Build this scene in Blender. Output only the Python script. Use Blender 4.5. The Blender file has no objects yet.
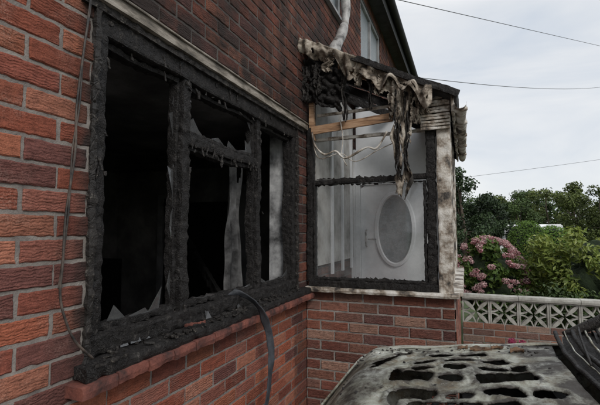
import bpy, bmesh, math, random
import numpy as np
from mathutils import Vector, noise, Matrix
random.seed(7); np.random.seed(7)
S=bpy.context.scene
S.view_settings.view_transform='Standard'; S.view_settings.look='None'; S.view_settings.exposure=0
R=random.random
def ss(x):
    x=max(0.,min(1.,x)); return x*x*(3-2*x)
def N3(x,y,z): return noise.noise(Vector((x,y,z)))

# ---------- materials ----------
def newmat(name):
    m=bpy.data.materials.new(name); m.use_nodes=True
    nt=m.node_tree; b=nt.nodes['Principled BSDF']; return m,nt,b
def nd(nt,t,**k):
    n=nt.nodes.new(t)
    for a,v in k.items(): setattr(n,a,v)
    return n
def ramp(nt,inp,stops):
    r=nd(nt,'ShaderNodeValToRGB'); e=r.color_ramp.elements
    while len(e)<len(stops): e.new(.5)
    for i,(p,c) in enumerate(stops):
        e[i].position=p; e[i].color=(*c,1) if len(c)==3 else c
    nt.links.new(inp,r.inputs[0]); return r.outputs[0]
def mix(nt,f,a,b,mode='MIX'):
    m=nd(nt,'ShaderNodeMix',data_type='RGBA',blend_type=mode)
    for s,v in ((0,f),(6,a),(7,b)):
        if hasattr(v,'is_linked'): nt.links.new(v,m.inputs[s])
        else: m.inputs[s].default_value=v if s==0 else (*v,1)
    return m.outputs[2]
def math_(nt,op,a,b=0.):
    m=nd(nt,'ShaderNodeMath',operation=op)
    for s,v in ((0,a),(1,b)):
        if hasattr(v,'is_linked'): nt.links.new(v,m.inputs[s])
        else: m.inputs[s].default_value=v
    return m.outputs[0]
def mrange(nt,v,a,b,c=0.,d=1.):
    m=nd(nt,'ShaderNodeMapRange'); nt.links.new(v,m.inputs[0])
    for i,k in enumerate((a,b,c,d)): m.inputs[i+1].default_value=k
    return m.outputs[0]
def pos(nt,scale=(1,1,1)):
    g=nd(nt,'ShaderNodeNewGeometry'); m=nd(nt,'ShaderNodeMapping'); m.inputs['Scale'].default_value=scale
    nt.links.new(g.outputs['Position'],m.inputs[0]); return m.outputs[0]
def noi(nt,vec,scale,detail=4,rough=.6,dist=0):
    n=nd(nt,'ShaderNodeTexNoise'); n.inputs['Scale'].default_value=scale; n.inputs['Detail'].default_value=min(detail,5)
    n.inputs['Roughness'].default_value=rough; n.inputs['Distortion'].default_value=dist
    nt.links.new(vec,n.inputs['Vector']); return n.outputs[0]
def bump(nt,b,h,dist,strength=1):
    u=nd(nt,'ShaderNodeBump'); u.inputs['Distance'].default_value=dist; u.inputs['Strength'].default_value=strength
    nt.links.new(h,u.inputs['Height'])
    if b: nt.links.new(u.outputs[0],b.inputs['Normal'])
    return u.outputs[0]

def mat_brick():
    m,nt,b=newmat('rustic_brick')
    c=nd(nt,'ShaderNodeVertexColor',layer_name='Col').outputs[0]
    aux=nd(nt,'ShaderNodeVertexColor',layer_name='Aux').outputs[0]
    sep=nd(nt,'ShaderNodeSeparateColor'); nt.links.new(aux,sep.inputs[0])
    p=pos(nt); st=pos(nt,(16,16,120))
    n1=noi(nt,p,38,5,.75); n2=noi(nt,st,1.0,3,.65,.8); n3=noi(nt,p,230,3,.7); n4=noi(nt,p,5,3,.6)
    col=mix(nt,1.0,c,ramp(nt,n1,[(.25,(.50,.47,.46)),(.5,(.98,.98,.98)),(.78,(1.3,1.22,1.15))]),'MULTIPLY')
    col=mix(nt,1.0,col,ramp(nt,n3,[(.3,(.70,.66,.64)),(.62,(1.12,1.10,1.08))]),'MULTIPLY')
    bl=math_(nt,'MULTIPLY',ramp(nt,n4,[(.5,(0,0,0)),(.72,(1,1,1))]),ramp(nt,n3,[(.45,(0,0,0)),(.62,(1,1,1))]))
    col=mix(nt,math_(nt,'MULTIPLY',bl,.45),col,(.42,.33,.27))
    col=mix(nt,ramp(nt,n1,[(.60,(0,0,0)),(.70,(.6,.6,.6))]),col,(.11,.05,.038))
    sf=math_(nt,'MULTIPLY',sep.outputs[0],ramp(nt,n4,[(.28,(.6,.6,.6)),(.68,(1.35,1.35,1.35))]))
    sf=math_(nt,'MINIMUM',sf,.97)
    col=mix(nt,sf,col,(.024,.019,.017))
    nt.links.new(col,b.inputs['Base Color']); b.inputs['Roughness'].default_value=.93; b.inputs['Specular IOR Level'].default_value=.25
    w=nd(nt,'ShaderNodeTexWave',wave_type='BANDS',bands_direction='Z'); w.inputs['Scale'].default_value=31
    w.inputs['Distortion'].default_value=8; w.inputs['Detail'].default_value=2; w.inputs['Detail Scale'].default_value=1.1
    nt.links.new(p,w.inputs['Vector'])
    gr=math_(nt,'MULTIPLY',w.outputs['Fac'],sep.outputs[1])
    h=math_(nt,'ADD',math_(nt,'MULTIPLY',gr,.30),math_(nt,'ADD',math_(nt,'MULTIPLY',n2,.75),math_(nt,'ADD',math_(nt,'MULTIPLY',n1,.8),math_(nt,'MULTIPLY',n3,.45))))
    bump(nt,b,h,.0065,.95)
    return m
def mat_simple(name,stops,scale=8,rough=.8,bscale=60,bdist=.002,metal=0,stretch=(1,1,1),detail=5,spec=None):
    m,nt,b=newmat(name); p=pos(nt,stretch)
    n=noi(nt,p,scale,detail,.65)
    nt.links.new(ramp(nt,n,stops),b.inputs['Base Color'])
    b.inputs['Roughness'].default_value=rough; b.inputs['Metallic'].default_value=metal
    if spec is not None: b.inputs['Specular IOR Level'].default_value=spec
    if bdist: bump(nt,b,noi(nt,p,bscale,3,.65),bdist)
    return m
def mat_sootmortar():
    m,nt,b=newmat('sooty_mortar'); p=pos(nt); n=noi(nt,p,14,5,.65); n4=noi(nt,p,5,3,.6)
    s=nd(nt,'ShaderNodeSeparateXYZ'); nt.links.new(p,s.inputs[0]); Y,Z=s.outputs[1],s.outputs[2]
    f=math_(nt,'MULTIPLY',mrange(nt,Z,2.28,2.5),mrange(nt,Y,.95,1.3,0,.75))
    f=math_(nt,'MAXIMUM',f,mrange(nt,Y,2.88,3.0,0,.6))
    f=math_(nt,'MULTIPLY',f,ramp(nt,n4,[(.3,(.7,.7,.7)),(.68,(1.3,1.3,1.3))])); f=math_(nt,'MINIMUM',f,.95)
    col=mix(nt,f,ramp(nt,n,[(.3,(.13,.11,.10)),(.7,(.29,.26,.23))]),(.022,.018,.016))
    nt.links.new(col,b.inputs['Base Color']); b.inputs['Roughness'].default_value=.95; bump(nt,b,noi(nt,p,150,3,.7),.004); return m
def mat_char(name='charred_timber',ash=.5,scale=75,lo=(.005,.0045,.0045),hi=(.020,.017,.0155),ashc=(.15,.135,.12),crk=.55):
    m,nt,b=newmat(name); p=pos(nt)
    n=noi(nt,p,26,5,.75); n2=noi(nt,p,6,4,.7); n3=noi(nt,p,120,3,.7)
    vm=nd(nt,'ShaderNodeVectorMath',operation='ADD'); sc=nd(nt,'ShaderNodeTexNoise'); sc.inputs['Scale'].default_value=14; sc.inputs['Detail'].default_value=2
    nt.links.new(p,sc.inputs['Vector']); v2=nd(nt,'ShaderNodeVectorMath',operation='SCALE'); v2.inputs['Scale'].default_value=.06; nt.links.new(sc.outputs['Color'],v2.inputs[0])
    nt.links.new(p,vm.inputs[0]); nt.links.new(v2.outputs[0],vm.inputs[1])
    v=nd(nt,'ShaderNodeTexVoronoi',feature='DISTANCE_TO_EDGE'); v.inputs['Scale'].default_value=scale
    nt.links.new(vm.outputs[0],v.inputs['Vector'])
    crack=math_(nt,'MULTIPLY',ramp(nt,v.outputs[0],[(0,(0,0,0)),(.10,(1,1,1))]),ramp(nt,n2,[(.4,(0,0,0)),(.55,(crk,)*3)]))
    col=mix(nt,n,lo,hi)
    f=math_(nt,'MULTIPLY',math_(nt,'MULTIPLY',ramp(nt,n,[(.54,(0,0,0)),(.68,(1,1,1))]),ramp(nt,n3,[(.45,(0,0,0)),(.6,(1,1,1))])),ash)
    col=mix(nt,f,col,ashc)
    nt.links.new(col,b.inputs['Base Color'])
    nt.links.new(ramp(nt,n,[(.3,(.42,.42,.42)),(.7,(.85,.85,.85))]),b.inputs['Roughness']); b.inputs['Specular IOR Level'].default_value=.32
    h=math_(nt,'ADD',crack,math_(nt,'ADD',math_(nt,'MULTIPLY',n,1.6),math_(nt,'MULTIPLY',n3,.4)))
    bump(nt,b,h,.006,.9)
    return m
def mat_leaf(name,a,bc,trans=.3,rough=.5):
    m,nt,b=newmat(name)
    c=nd(nt,'ShaderNodeVertexColor',layer_name='Col').outputs[0]
    sep=nd(nt,'ShaderNodeSeparateColor'); nt.links.new(c,sep.inputs[0])
    col=mix(nt,sep.outputs[0],a,bc)
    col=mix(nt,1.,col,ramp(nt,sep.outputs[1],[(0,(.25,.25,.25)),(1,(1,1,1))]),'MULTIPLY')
    nt.links.new(col,b.inputs['Base Color']); b.inputs['Roughness'].default_value=rough
    b.inputs['Specular IOR Level'].default_value=.25
    if trans>0:
        t=nd(nt,'ShaderNodeBsdfTranslucent'); nt.links.new(col,t.inputs[0])
        ms=nd(nt,'ShaderNodeMixShader'); ms.inputs[0].default_value=trans
        nt.links.new(b.outputs[0],ms.inputs[1]); nt.links.new(t.outputs[0],ms.inputs[2])
        nt.links.new(ms.outputs[0],nt.nodes['Material Output'].inputs[0])
    return m
def mat_glass(name,lo=.1,hi=.5,dirt=(.3,.3,.29),gl=.12):
    m,nt,b=newmat(name); p=pos(nt)
    n=noi(nt,p,6,5,.7)
    b.inputs['Base Color'].default_value=(*dirt,1); b.inputs['Roughness'].default_value=.6
    t=nd(nt,'ShaderNodeBsdfTransparent'); g=nd(nt,'ShaderNodeBsdfGlossy'); g.inputs['Roughness'].default_value=.03
    m1=nd(nt,'ShaderNodeMixShader'); m1.inputs[0].default_value=gl
    nt.links.new(t.outputs[0],m1.inputs[1]); nt.links.new(g.outputs[0],m1.inputs[2])
    m2=nd(nt,'ShaderNodeMixShader')
    nt.links.new(ramp(nt,n,[(.35,(lo,)*3),(.7,(hi,)*3)]),m2.inputs[0])
    nt.links.new(m1.outputs[0],m2.inputs[1]); nt.links.new(b.outputs[0],m2.inputs[2])
    nt.links.new(m2.outputs[0],nt.nodes['Material Output'].inputs[0]); return m

M_brick=mat_brick()
M_mortar=mat_simple('mortar',[(.3,(.16,.145,.13)),(.7,(.35,.32,.29))],14,.95,150,.004)
M_mortar_s=mat_sootmortar()
M_char=mat_char()
M_char2=mat_char('charred_felt',.8,30,(.008,.007,.007),(.035,.03,.026),(.19,.17,.145))
M_black=mat_simple('soot_black',[(.3,(.006,.006,.006)),(.7,(.022,.02,.019))],6,.75,40,.003)
M_room=mat_simple('sooted_plaster',[(.3,(.10,.10,.10)),(.5,(.25,.24,.23)),(.7,(.50,.48,.46))],1.6,.9,40,.002)
M_ceil=mat_simple('sooted_ceiling',[(.3,(.05,.05,.05)),(.5,(.14,.135,.13)),(.7,(.3,.29,.28))],1.6,.9,40,.002)
M_roomlight=mat_simple('sooted_gloss_paint',[(.3,(.25,.25,.25)),(.6,(.5,.5,.5))],4,.6,40,.001)
M_white=mat_simple('dirty_upvc',[(.25,(.28,.26,.23)),(.5,(.58,.57,.54)),(.75,(.74,.74,.73))],5,.45,60,.0015)
M_whitec=mat_simple('white_upvc_panel',[(.3,(.52,.53,.54)),(.7,(.74,.75,.76))],2.5,.4,60,.0006)
M_upwin=mat_simple('grimy_window_frame',[(.3,(.16,.16,.16)),(.7,(.38,.38,.38))],5,.4,60,.0006)
M_scorch=mat_simple('scorched_upvc',[(.38,(.045,.038,.032)),(.47,(.27,.22,.17)),(.56,(.55,.51,.45)),(.72,(.74,.72,.68))],8,.6,70,.004)
M_trim=mat_simple('sooted_lintel_trim',[(.3,(.04,.034,.028)),(.47,(.17,.145,.115)),(.6,(.33,.29,.245)),(.75,(.42,.39,.34))],7,.7,60,.002,stretch=(1,1,4))
M_wood=mat_simple('scorched_timber',[(.3,(.10,.05,.03)),(.5,(.38,.22,.12)),(.7,(.54,.36,.23))],6,.7,30,.002,stretch=(1,4,12))
M_tile=mat_simple('clay_sill_tile',[(.34,(.020,.013,.012)),(.50,(.13,.042,.03)),(.7,(.27,.09,.06))],8,.85,60,.004)
M_cream=mat_simple('scorched_roof_felt',[(.38,(.028,.024,.02)),(.48,(.15,.12,.09)),(.58,(.38,.33,.27)),(.75,(.58,.54,.46))],11,.9,50,.006)
M_slate=mat_simple('roof_slate',[(.3,(.02,.02,.022)),(.7,(.06,.06,.062))],6,.7,40,.003)
M_concrete=mat_simple('screen_block_concrete',[(.3,(.20,.19,.165)),(.5,(.36,.35,.31)),(.7,(.50,.49,.45))],9,.9,90,.003)
M_pipe=mat_simple('melted_grey_plastic',[(.36,(.06,.055,.05)),(.48,(.30,.29,.275)),(.7,(.52,.51,.49))],8,.5,40,.003)
M_strap=mat_simple('scorched_strap',[(.3,(.02,.022,.026)),(.7,(.07,.075,.085))],14,.7,120,.002)
M_cable=mat_simple('cable_sheath',[(.4,(.015,.013,.012)),(.7,(.12,.09,.07))],20,.6,60,0)
M_wire=mat_simple('line_wire',[(.4,(.03,.03,.03)),(.7,(.05,.05,.05))],2,.6,60,0)
M_tarmac=mat_simple('driveway_concrete',[(.3,(.10,.095,.09)),(.7,(.22,.21,.2))],3,.95,120,.004)
M_soil=mat_simple('grass',[(.3,(.03,.05,.015)),(.7,(.08,.11,.03))],3,.95,30,.02)
M_bark=mat_simple('bark',[(.3,(.04,.03,.02)),(.7,(.12,.09,.07))],8,.95,30,.02)
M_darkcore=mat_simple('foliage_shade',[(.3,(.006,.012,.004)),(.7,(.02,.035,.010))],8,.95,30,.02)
M_glass=mat_glass('sooty_window_glass',.03,.30,(.33,.34,.34),.06)
M_shard=mat_glass('smoked_glass_shard',.55,.95,(.055,.055,.055),.25)
M_oval=mat_simple('obscure_glass',[(.3,(.14,.16,.17)),(.7,(.26,.29,.30))],40,.3,120,.002)

# ---------- mesh helpers ----------
def mk(name,verts,faces,mat,parent=None,smooth=False,recalc=False):
    me=bpy.data.meshes.new(name); me.from_pydata([tuple(v) for v in verts],[],[tuple(f) for f in faces]); 
    if recalc:
        bm=bmesh.new(); bm.from_mesh(me); bmesh.ops.recalc_face_normals(bm,faces=bm.faces); bm.to_mesh(me); bm.free()
    me.update()
    if smooth:
        me.polygons.foreach_set('use_smooth',[True]*len(me.polygons))
    o=bpy.data.objects.new(name,me); S.collection.objects.link(o)
    if mat: me.materials.append(mat)
    if parent: o.parent=parent
    return o
def empty(name,loc=(0,0,0)):
    e=bpy.data.objects.new(name,None); S.collection.objects.link(e); e.location=loc; e.empty_display_size=.2; return e
class MB:
    def __init__(s): s.v=[]; s.f=[]
    def add(s,v,f):
        o=len(s.v); s.v+=[tuple(x) for x in v]; s.f+=[tuple(i+o for i in q) for q in f]
    def box(s,x0,x1,y0,y1,z0,z1):
        s.add([(x0,y0,z0),(x1,y0,z0),(x1,y1,z0),(x0,y1,z0),(x0,y0,z1),(x1,y0,z1),(x1,y1,z1),(x0,y1,z1)],
              [(0,3,2,1),(4,5,6,7),(0,1,5,4),(1,2,6,5),(2,3,7,6),(3,0,4,7)])
    def bar(s,p0,p1,A,B,amp=.004,step=.014,freq=30,cap=True,wob=.0):
        p0,p1,A,B=Vector(p0),Vector(p1),Vector(A),Vector(B)
        L=(p1-p0).length; n=max(2,int(L/step)); per=[]
        na=max(2,int(2*A.length/step)); nb=max(2,int(2*B.length/step))
        for i in range(na): per.append((-1+2*i/na,-1))
        for i in range(nb): per.append((1,-1+2*i/nb))
        for i in range(na): per.append((1-2*i/na,1))
        for i in range(nb): per.append((-1,1-2*i/nb))
        m=len(per); V=[]; F=[]
        An,Bn=A.normalized(),B.normalized()
        for i in range(n+1):
            t=i/n; c=p0.lerp(p1,t)
            if wob: c=c+(An*N3(c.x*4,c.y*4,c.z*4+3)+Bn*N3(c.x*4+9,c.y*4,c.z*4))*wob
            for a,b in per:
                k=.94 if abs(a)>.99 and abs(b)>.99 else 1
                q=c+A*a*k+B*b*k; d=(An*a+Bn*b)
                w=(N3(q.x*freq,q.y*freq,q.z*freq)+.6*N3(q.x*freq*.3,q.y*freq*.3,q.z*freq*.3+5))*amp
                V.append(q+d*w)
        for i in range(n):
            for j in range(m):
                F.append((i*m+j,i*m+(j+1)%m,(i+1)*m+(j+1)%m,(i+1)*m+j))
        if cap:
            F.append(tuple(range(m))[::-1]); F.append(tuple(n*m+j for j in range(m)))
        s.add(V,F)
    def tube(s,pts,r,seg=8,sub=6,rf=None):
        P=[Vector(p) for p in pts]; Q=[]
        for i in range(len(P)-1):
            a=P[max(i-1,0)];b=P[i];c=P[i+1];d=P[min(i+2,len(P)-1)]
            for k in range(sub):
                t=k/sub; Q.append(.5*((2*b)+(c-a)*t+(2*a-5*b+4*c-d)*t*t+(3*b-a-3*c+d)*t**3))
        Q.append(P[-1]); V=[];F=[]
        for i,q in enumerate(Q):
            T=(Q[min(i+1,len(Q)-1)]-Q[max(i-1,0)]).normalized()
            u=T.cross(Vector((0,0,1)) if abs(T.z)<.9 else Vector((1,0,0))).normalized(); w=T.cross(u)
            rr=rf(i/(len(Q)-1)) if rf else r
            for j in range(seg):
                a=2*math.pi*j/seg; V.append(q+(u*math.cos(a)+w*math.sin(a))*rr)
        for i in range(len(Q)-1):
            for j in range(seg): F.append((i*seg+j,i*seg+(j+1)%seg,(i+1)*seg+(j+1)%seg,(i+1)*seg+j))
        F.append(tuple(range(seg))); F.append(tuple((len(Q)-1)*seg+j for j in range(seg)))
        s.add(V,F)
    def grid(s,fn,nu,nv,keep=None):
        V=[fn(i/nu,j/nv) for i in range(nu+1) for j in range(nv+1)]
        F=[(i*(nv+1)+j,(i+1)*(nv+1)+j,(i+1)*(nv+1)+j+1,i*(nv+1)+j+1) for i in range(nu) for j in range(nv)
            if keep is None or keep((i+.5)/nu,(j+.5)/nv)]
        s.add(V,F)
    def make(s,name,mat,parent=None,smooth=False,recalc=True):
        return mk(name,s.v,s.f,mat,parent,smooth,recalc)
def solid(o,t,off=-1):
    m=o.modifiers.new('Solidify','SOLIDIFY'); m.thickness=t; m.offset=off

PAL=[(.33,.105,.060),(.27,.082,.050),(.36,.130,.076),(.33,.112,.070),(.22,.070,.048),(.29,.11,.08),(.38,.155,.10),(.16,.065,.055)]
def brick_wall(name,P,u0,u1,v0,v1,ops,parent,soot,detail,mortar,thick=.22,pal=PAL,rnd=1):
    rg=random.Random(rnd); V=[];F=[];C=[];X=[]
    rows=int(round((v1-v0)/.075))
    for i in range(rows):
        a=v0+i*.075+.0055; b=a+.064; mid=(a+b)/2
        s=u0-(i%2)*.1125
        while s<u1:
            js=rg.uniform(-.003,.003)
            segs=[(max(s+.0055+js,u0),min(s+.2195+js,u1))]; s+=.225
            for (o0,o1,q0,q1) in ops:
                if q0<mid<q1:
                    ns=[]
                    for (x,y) in segs:
                        if y<=o0 or x>=o1: ns.append((x,y)); continue
                        if x<o0: ns.append((x,o0))
                        if y>o1: ns.append((o1,y))
                    segs=ns
            for (x,y) in segs:
                if y-x<.015: continue
                det=detail(x,a)
                nu=max(2,int((y-x)/.012)) if det else 1
                nv=6 if det else 1
                ul=[x,x,x+.004]+[x+.004+(y-x-.008)*k/nu for k in range(1,nu)]+[y-.004,y,y]
                vl=[a,a,a+.004]+[a+.004+(b-a-.008)*k/nv for k in range(1,nv)]+[b-.004,b,b]
                c=rg.choice(pal); br=rg.uniform(.72,1.15); c=tuple(k*br for k in c)
                g=rg.choice([1,.9,.6,.2]); tw=rg.uniform(-.0018,.0018); r3=rg.random(); base=len(V)
                A=len(ul);B=len(vl)
                for iu,uu in enumerate(ul):
                    for iv,vv in enumerate(vl):
                        e=min(iu,A-1-iu,iv,B-1-iv)
                        w=(-.012,-.0035,0.)[min(e,2)]
                        u2,v2=uu,vv
                        if det:
                            n=N3(uu*45,vv*45,r3*9)
                            if e>=1: w+=n*.0018+N3(uu*16,vv*70,r3*5)*.0024
                            if e<=2:
                                u2+=N3(uu*60,vv*60,3+r3)*.0028; v2+=N3(uu*60,vv*60,8+r3)*.0032
                        if e>=1: w+=tw
                        p=P(u2,v2,w); V.append(p); C.append(c); X.append((soot(uu,vv),g,r3))
                for iu in range(A-1):
                    for iv in range(B-1):
                        F.append((base+iu*B+iv,base+(iu+1)*B+iv,base+(iu+1)*B+iv+1,base+iu*B+iv+1))
    o=mk(name,V,F,M_brick,parent,False,False)
    me=o.data
    ca=me.color_attributes.new('Col','FLOAT_COLOR','POINT'); ca.data.foreach_set('color',[q for c in C for q in (*c,1.)])
    cb=me.color_attributes.new('Aux','FLOAT_COLOR','POINT'); cb.data.foreach_set('color',[q for c in X for q in (*c,1.)])
    mb=MB(); us=sorted({u0,u1,*[k for q in ops for k in q[:2] if u0<k<u1]}); vs=sorted({v0,v1,*[k for q in ops for k in q[2:] if v0<k<v1]})
    for i in range(len(us)-1):
        for j in range(len(vs)-1):
            cu=(us[i]+us[i+1])/2; cv=(vs[j]+vs[j+1])/2
            if any(q[0]<cu<q[1] and q[2]<cv<q[3] for q in ops): continue
            pts=[P(a_,b_,w_) for w_ in (-thick,-.0045) for (a_,b_) in ((us[i],vs[j]),(us[i+1],vs[j]),(us[i+1],vs[j+1]),(us[i],vs[j+1]))]
            mb.add(pts,[(0,1,2,3),(4,5,6,7),(0,1,5,4),(1,2,6,5),(2,3,7,6),(3,0,4,7)])
    mb.make(name+'_mortar',mortar,parent,recalc=False)

# ================= HOUSE =================
EYE=1.6
house=empty('brick_house')
WY0,WY1,WZ0,WZ1=1.07,2.95,1.17,2.39
UP1=(3.55,4.2,3.80,4.65); UP2=(5.15,6.45,3.75,4.62)
def sootA(y,z):
    s=.74*ss((z-2.28)/.22)*ss((y-.90)/.4)*(1-.45*ss((y-4)/2))
    s=max(s,.24*ss((z-2.1)/.5))
    if z<1.2: s=max(s,.30*ss((y-1.0)/.4)*ss((z-.70)/.4))
    if 1.05<z<2.6:
        d=max(0,1.05-y) if y<2 else max(0,y-2.98)
        s=max(s,.85*(1-ss(d/.10)),.32*(1-ss(d/.30)))
    if y>2.9: s=max(s,.66 if z>1.1 else .45)
    if z>2.36: s=max(s,.9*(1-ss((z-2.42)/.16))*ss((y-1.0)/.3))
    return s
brick_wall('main_wall',lambda u,v,w:(w,u,v),-3.0,9.75,0.0,4.8,[(WY0,WY1,WZ0-.06,WZ1),UP1,UP2],house,sootA,lambda u,v:.3<u<3.2,M_mortar_s,rnd=3)
mb=MB(); mb.box(-7,-.23,9.5,9.74,0,4.8); mb.box(-7,-.23,-3,-2.76,0,4.8); mb.box(-7.2,-7,-3,9.74,0,4.8); mb.make('gable_walls',M_tile,house)
mb=MB(); mb.box(-.2,.17,-3.1,9.9,4.80,4.83); mb.make('soffit',M_slate,house)
mb=MB(); mb.box(.172,.20,-3.1,9.9,4.74,4.98); mb.make('fascia',M_black,house)
mb=MB()
for sx0 in (.28,-7.48):
    mb.add([(sx0,-3.1,4.95),(sx0,9.95,4.95),(-3.6,9.95,7.2),(-3.6,-3.1,7.2),(sx0,-3.1,5.02),(sx0,9.95,5.02),(-3.6,9.95,7.27),(-3.6,-3.1,7.27)],[(0,1,2,3),(4,5,6,7),(0,1,5,4),(1,2,6,5),(3,0,4,7)])
mb.make('roof',M_slate,house)
mb=MB(); mb.grid(lambda a,b:(.255+.055*math.cos(math.pi+math.pi*b),-3.1+13*a,4.93-.055*math.sin(math.pi*b)),30,8); o=mb.make('eaves_gutter',M_black,house,True); solid(o,.003)
for k,(a,b,c,d) in enumerate((UP1,UP2)):
    mb=MB(); x0,x1=-.06,-.01
    mb.box(x0,x1,a,b,c,c+.05); mb.box(x0,x1,a,b,d-.05,d); mb.box(x0,x1,a,a+.05,c+.05,d-.05); mb.box(x0,x1,b-.05,b,c+.05,d-.05)
    if k: mb.box(x0+.003,x1-.003,(a+b)/2-.03,(a+b)/2+.03,c+.05,d-.05)
    mb.box(-.05,.04,a-.03,b+.03,c-.03,c-.001)
    mb.make('upper_window_frame_%d'%(k+1),M_upwin,house)
    mb=MB(); mb.box(-.045,-.04,a+.05,b-.05,c+.05,d-.05); mb.make('upper_window_glass_%d'%(k+1),M_oval,house)
mb=MB(); mb.bar((.010,1.0,WZ1+.030),(.010,3.12,WZ1+.030),(.018,0,0),(0,0,.021),.0025,.02,14,wob=.004); mb.bar((.016,1.0,WZ1+.056),(.016,3.12,WZ1+.056),(.022,0,0),(0,0,.004),.0015,.02,14,wob=.004); mb.make('lintel_trim',M_trim,house,False)
# ---- burnt window ----
mb=MB()
xf=-.05
ST=.011
def vbar(y,z0,z1,w=.03,d=.03,amp=.004): mb.bar((xf,y,z0),(xf,y,z1),(0,w,0),(d,0,0),amp,ST,38,wob=.010)
def hbar(z,y0,y1,w=.03,d=.03,amp=.004): mb.bar((xf,y0,z),(xf,y1,z),(0,0,w),(d,0,0),amp,ST,38,wob=.010)
vbar(WY0+.027,WZ0,WZ1,.028,.042,.005); vbar(WY1-.03,WZ0,WZ1,.029,.042,.005)
hbar(WZ1-.05,WY0,WY1,.046,.045); hbar(WZ0+.03,WY0,WY1,.036,.05,.007)
vbar(1.60,WZ0+.05,WZ1-.06,.028,.036,.006); vbar(2.35,WZ0+.05,WZ1-.06,.026,.036,.006)
hbar(2.02,1.62,2.33,.024,.032,.006)
for (a,b,c,d) in ((1.145,1.56,WZ0+.08,WZ1-.11),(1.645,2.315,2.055,WZ1-.11),(2.385,2.88,WZ0+.08,WZ1-.11),(1.645,2.315,WZ0+.08,1.985)):
    w=.010
    mb.bar((xf-.01,a,c),(xf-.01,a,d),(0,w,0),(.024,0,0),.005,.011,40,wob=.008); mb.bar((xf-.01,b,c),(xf-.01,b,d),(0,w,0),(.024,0,0),.005,.011,40,wob=.012)
    mb.bar((xf-.01,a,d),(xf-.01,b,d),(0,0,w),(.024,0,0),.005,.011,40,wob=.016); mb.bar((xf-.01,a,c),(xf-.01,b,c),(0,0,w*1.3),(.024,0,0),.007,.011,40,wob=.012)
mb.make('burnt_window_frame',M_char,house,False)
mb=MB()
mb.bar((-.003,WY0-.004,WZ0-.02),(-.003,WY0-.004,WZ1),(0,.013,0),(.012,0,0),.007,.011,44,wob=.008)
mb.bar((.0,1.0,WZ1-.006),(.0,3.05,WZ1-.006),(0,0,.014),(.013,0,0),.007,.011,44)
mb.bar((-.005,WY1+.006,WZ0-.02),(-.005,WY1+.006,WZ1),(0,.014,0),(.012,0,0),.008,.011,44,wob=.008)
rg=random.Random(21)
for i in range(130):
    k=rg.random()
    if k<.4: y,z=rg.choice([1.10,1.60,2.35,2.92])+rg.uniform(-.03,.03),rg.uniform(1.25,2.34)
    elif k<.75: y,z=rg.uniform(1.1,2.9),rg.choice([WZ1-.09,WZ1-.02])+rg.uniform(-.02,.01)
    else: y,z=rg.uniform(1.62,2.33),2.0+rg.uniform(-.02,.02)
    L=rg.uniform(.010,.045)*rg.choice([.6,1,1,1.6]); w=rg.uniform(.002,.007)
    x=xf+.038+rg.uniform(-.018,.010)
    mb.bar((x,y,z),(x+rg.uniform(-.004,.008),y+rg.uniform(-.018,.018),z-L),(0,w,0),(w*.5,0,0),.004,.008,80)
mb.make('burnt_frame_remnants',M_char2,house)
def jag(mb,a,b,c,d,x,rg,side,depth,n=16,p=.4):
    L=(b-a) if side<2 else (d-c); V=[]
    hs=[]
    for _ in range(n+1):
        hs.append(max(.004,rg.gauss(depth,depth*.7)) if rg.random()<p else .003)
    for i in range(n+1):
        t=i/n; jt=t+(rg.uniform(-.7,.7)/n if 0<i<n else 0); h=hs[i]
        if side==0: V+=[(x,a+L*t,c),(x+rg.uniform(-.003,.003),a+L*jt,c+h)]
        if side==1: V+=[(x,a+L*t,d),(x+rg.uniform(-.003,.003),a+L*jt,d-h)]
        if side==2: V+=[(x,a,c+L*t),(x+rg.uniform(-.003,.003),a+h,c+L*jt)]
        if side==3: V+=[(x,b,c+L*t),(x+rg.uniform(-.003,.003),b-h,c+L*jt)]
    mb.add(V,[(2*i,2*i+2,2*i+3,2*i+1) for i in range(n)])
rg=random.Random(9); mb=MB()
jag(mb,1.15,1.56,WZ0+.09,WZ1-.12,-.05,rg,3,.026,17,.5); jag(mb,1.15,1.56,WZ0+.09,WZ1-.12,-.055,rg,0,.03,9,.35)
jag(mb,1.65,2.31,2.06,WZ1-.12,-.05,rg,0,.05,11,.5); jag(mb,1.65,2.31,2.06,WZ1-.12,-.055,rg,3,.08,5,.7); jag(mb,1.65,2.31,2.06,WZ1-.12,-.052,rg,2,.03,7,.4)
jag(mb,1.65,2.31,WZ0+.09,1.98,-.05,rg,0,.035,12,.3); jag(mb,1.65,2.31,WZ0+.09,1.98,-.052,rg,2,.025,15,.3)
jag(mb,2.39,2.88,WZ0+.09,WZ1-.12,-.05,rg,0,.05,8,.5)
mb.make('broken_pane_edges',M_shard,house,recalc=False)
mb=MB(); mb.box(-.215,-.10,WY1-.032,WY1-.004,WZ0+.02,WZ1-.02); mb.make('inner_reveal_far',mat_simple('stained_reveal',[(.36,(.05,.05,.05)),(.48,(.35,.35,.35)),(.62,(.68,.68,.67))],3,.6,60,.001),house)
mb=MB(); mb.box(-.23,-.10,WY0+.0,WY1-.034,WZ0+.0,WZ0+.03); mb.make('inner_sill',M_roomlight,house)
mb=MB(); mb.bar((-.01,1.02,1.145),(-.01,3.08,1.145),(.07,0,-.010),(0,0,.022),.006,.013,26,wob=.006); mb.make('charred_sill',M_char,house)
mb=MB(); y=.99
while y<3.1:
    y2=min(y+.148,3.13); dz=.005*N3(y*3,0,0); dx=.006*N3(y*5,3,0); mb.bar((.022+dx,y,1.094+dz),(.022+dx,y2-.006,1.094+dz),(.056,0,0),(0,0,.020),.004,.014,30); y=y2
mb.make('tiled_sill',M_tile,house,False)
mb=MB(); rg=random.Random(11)
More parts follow.
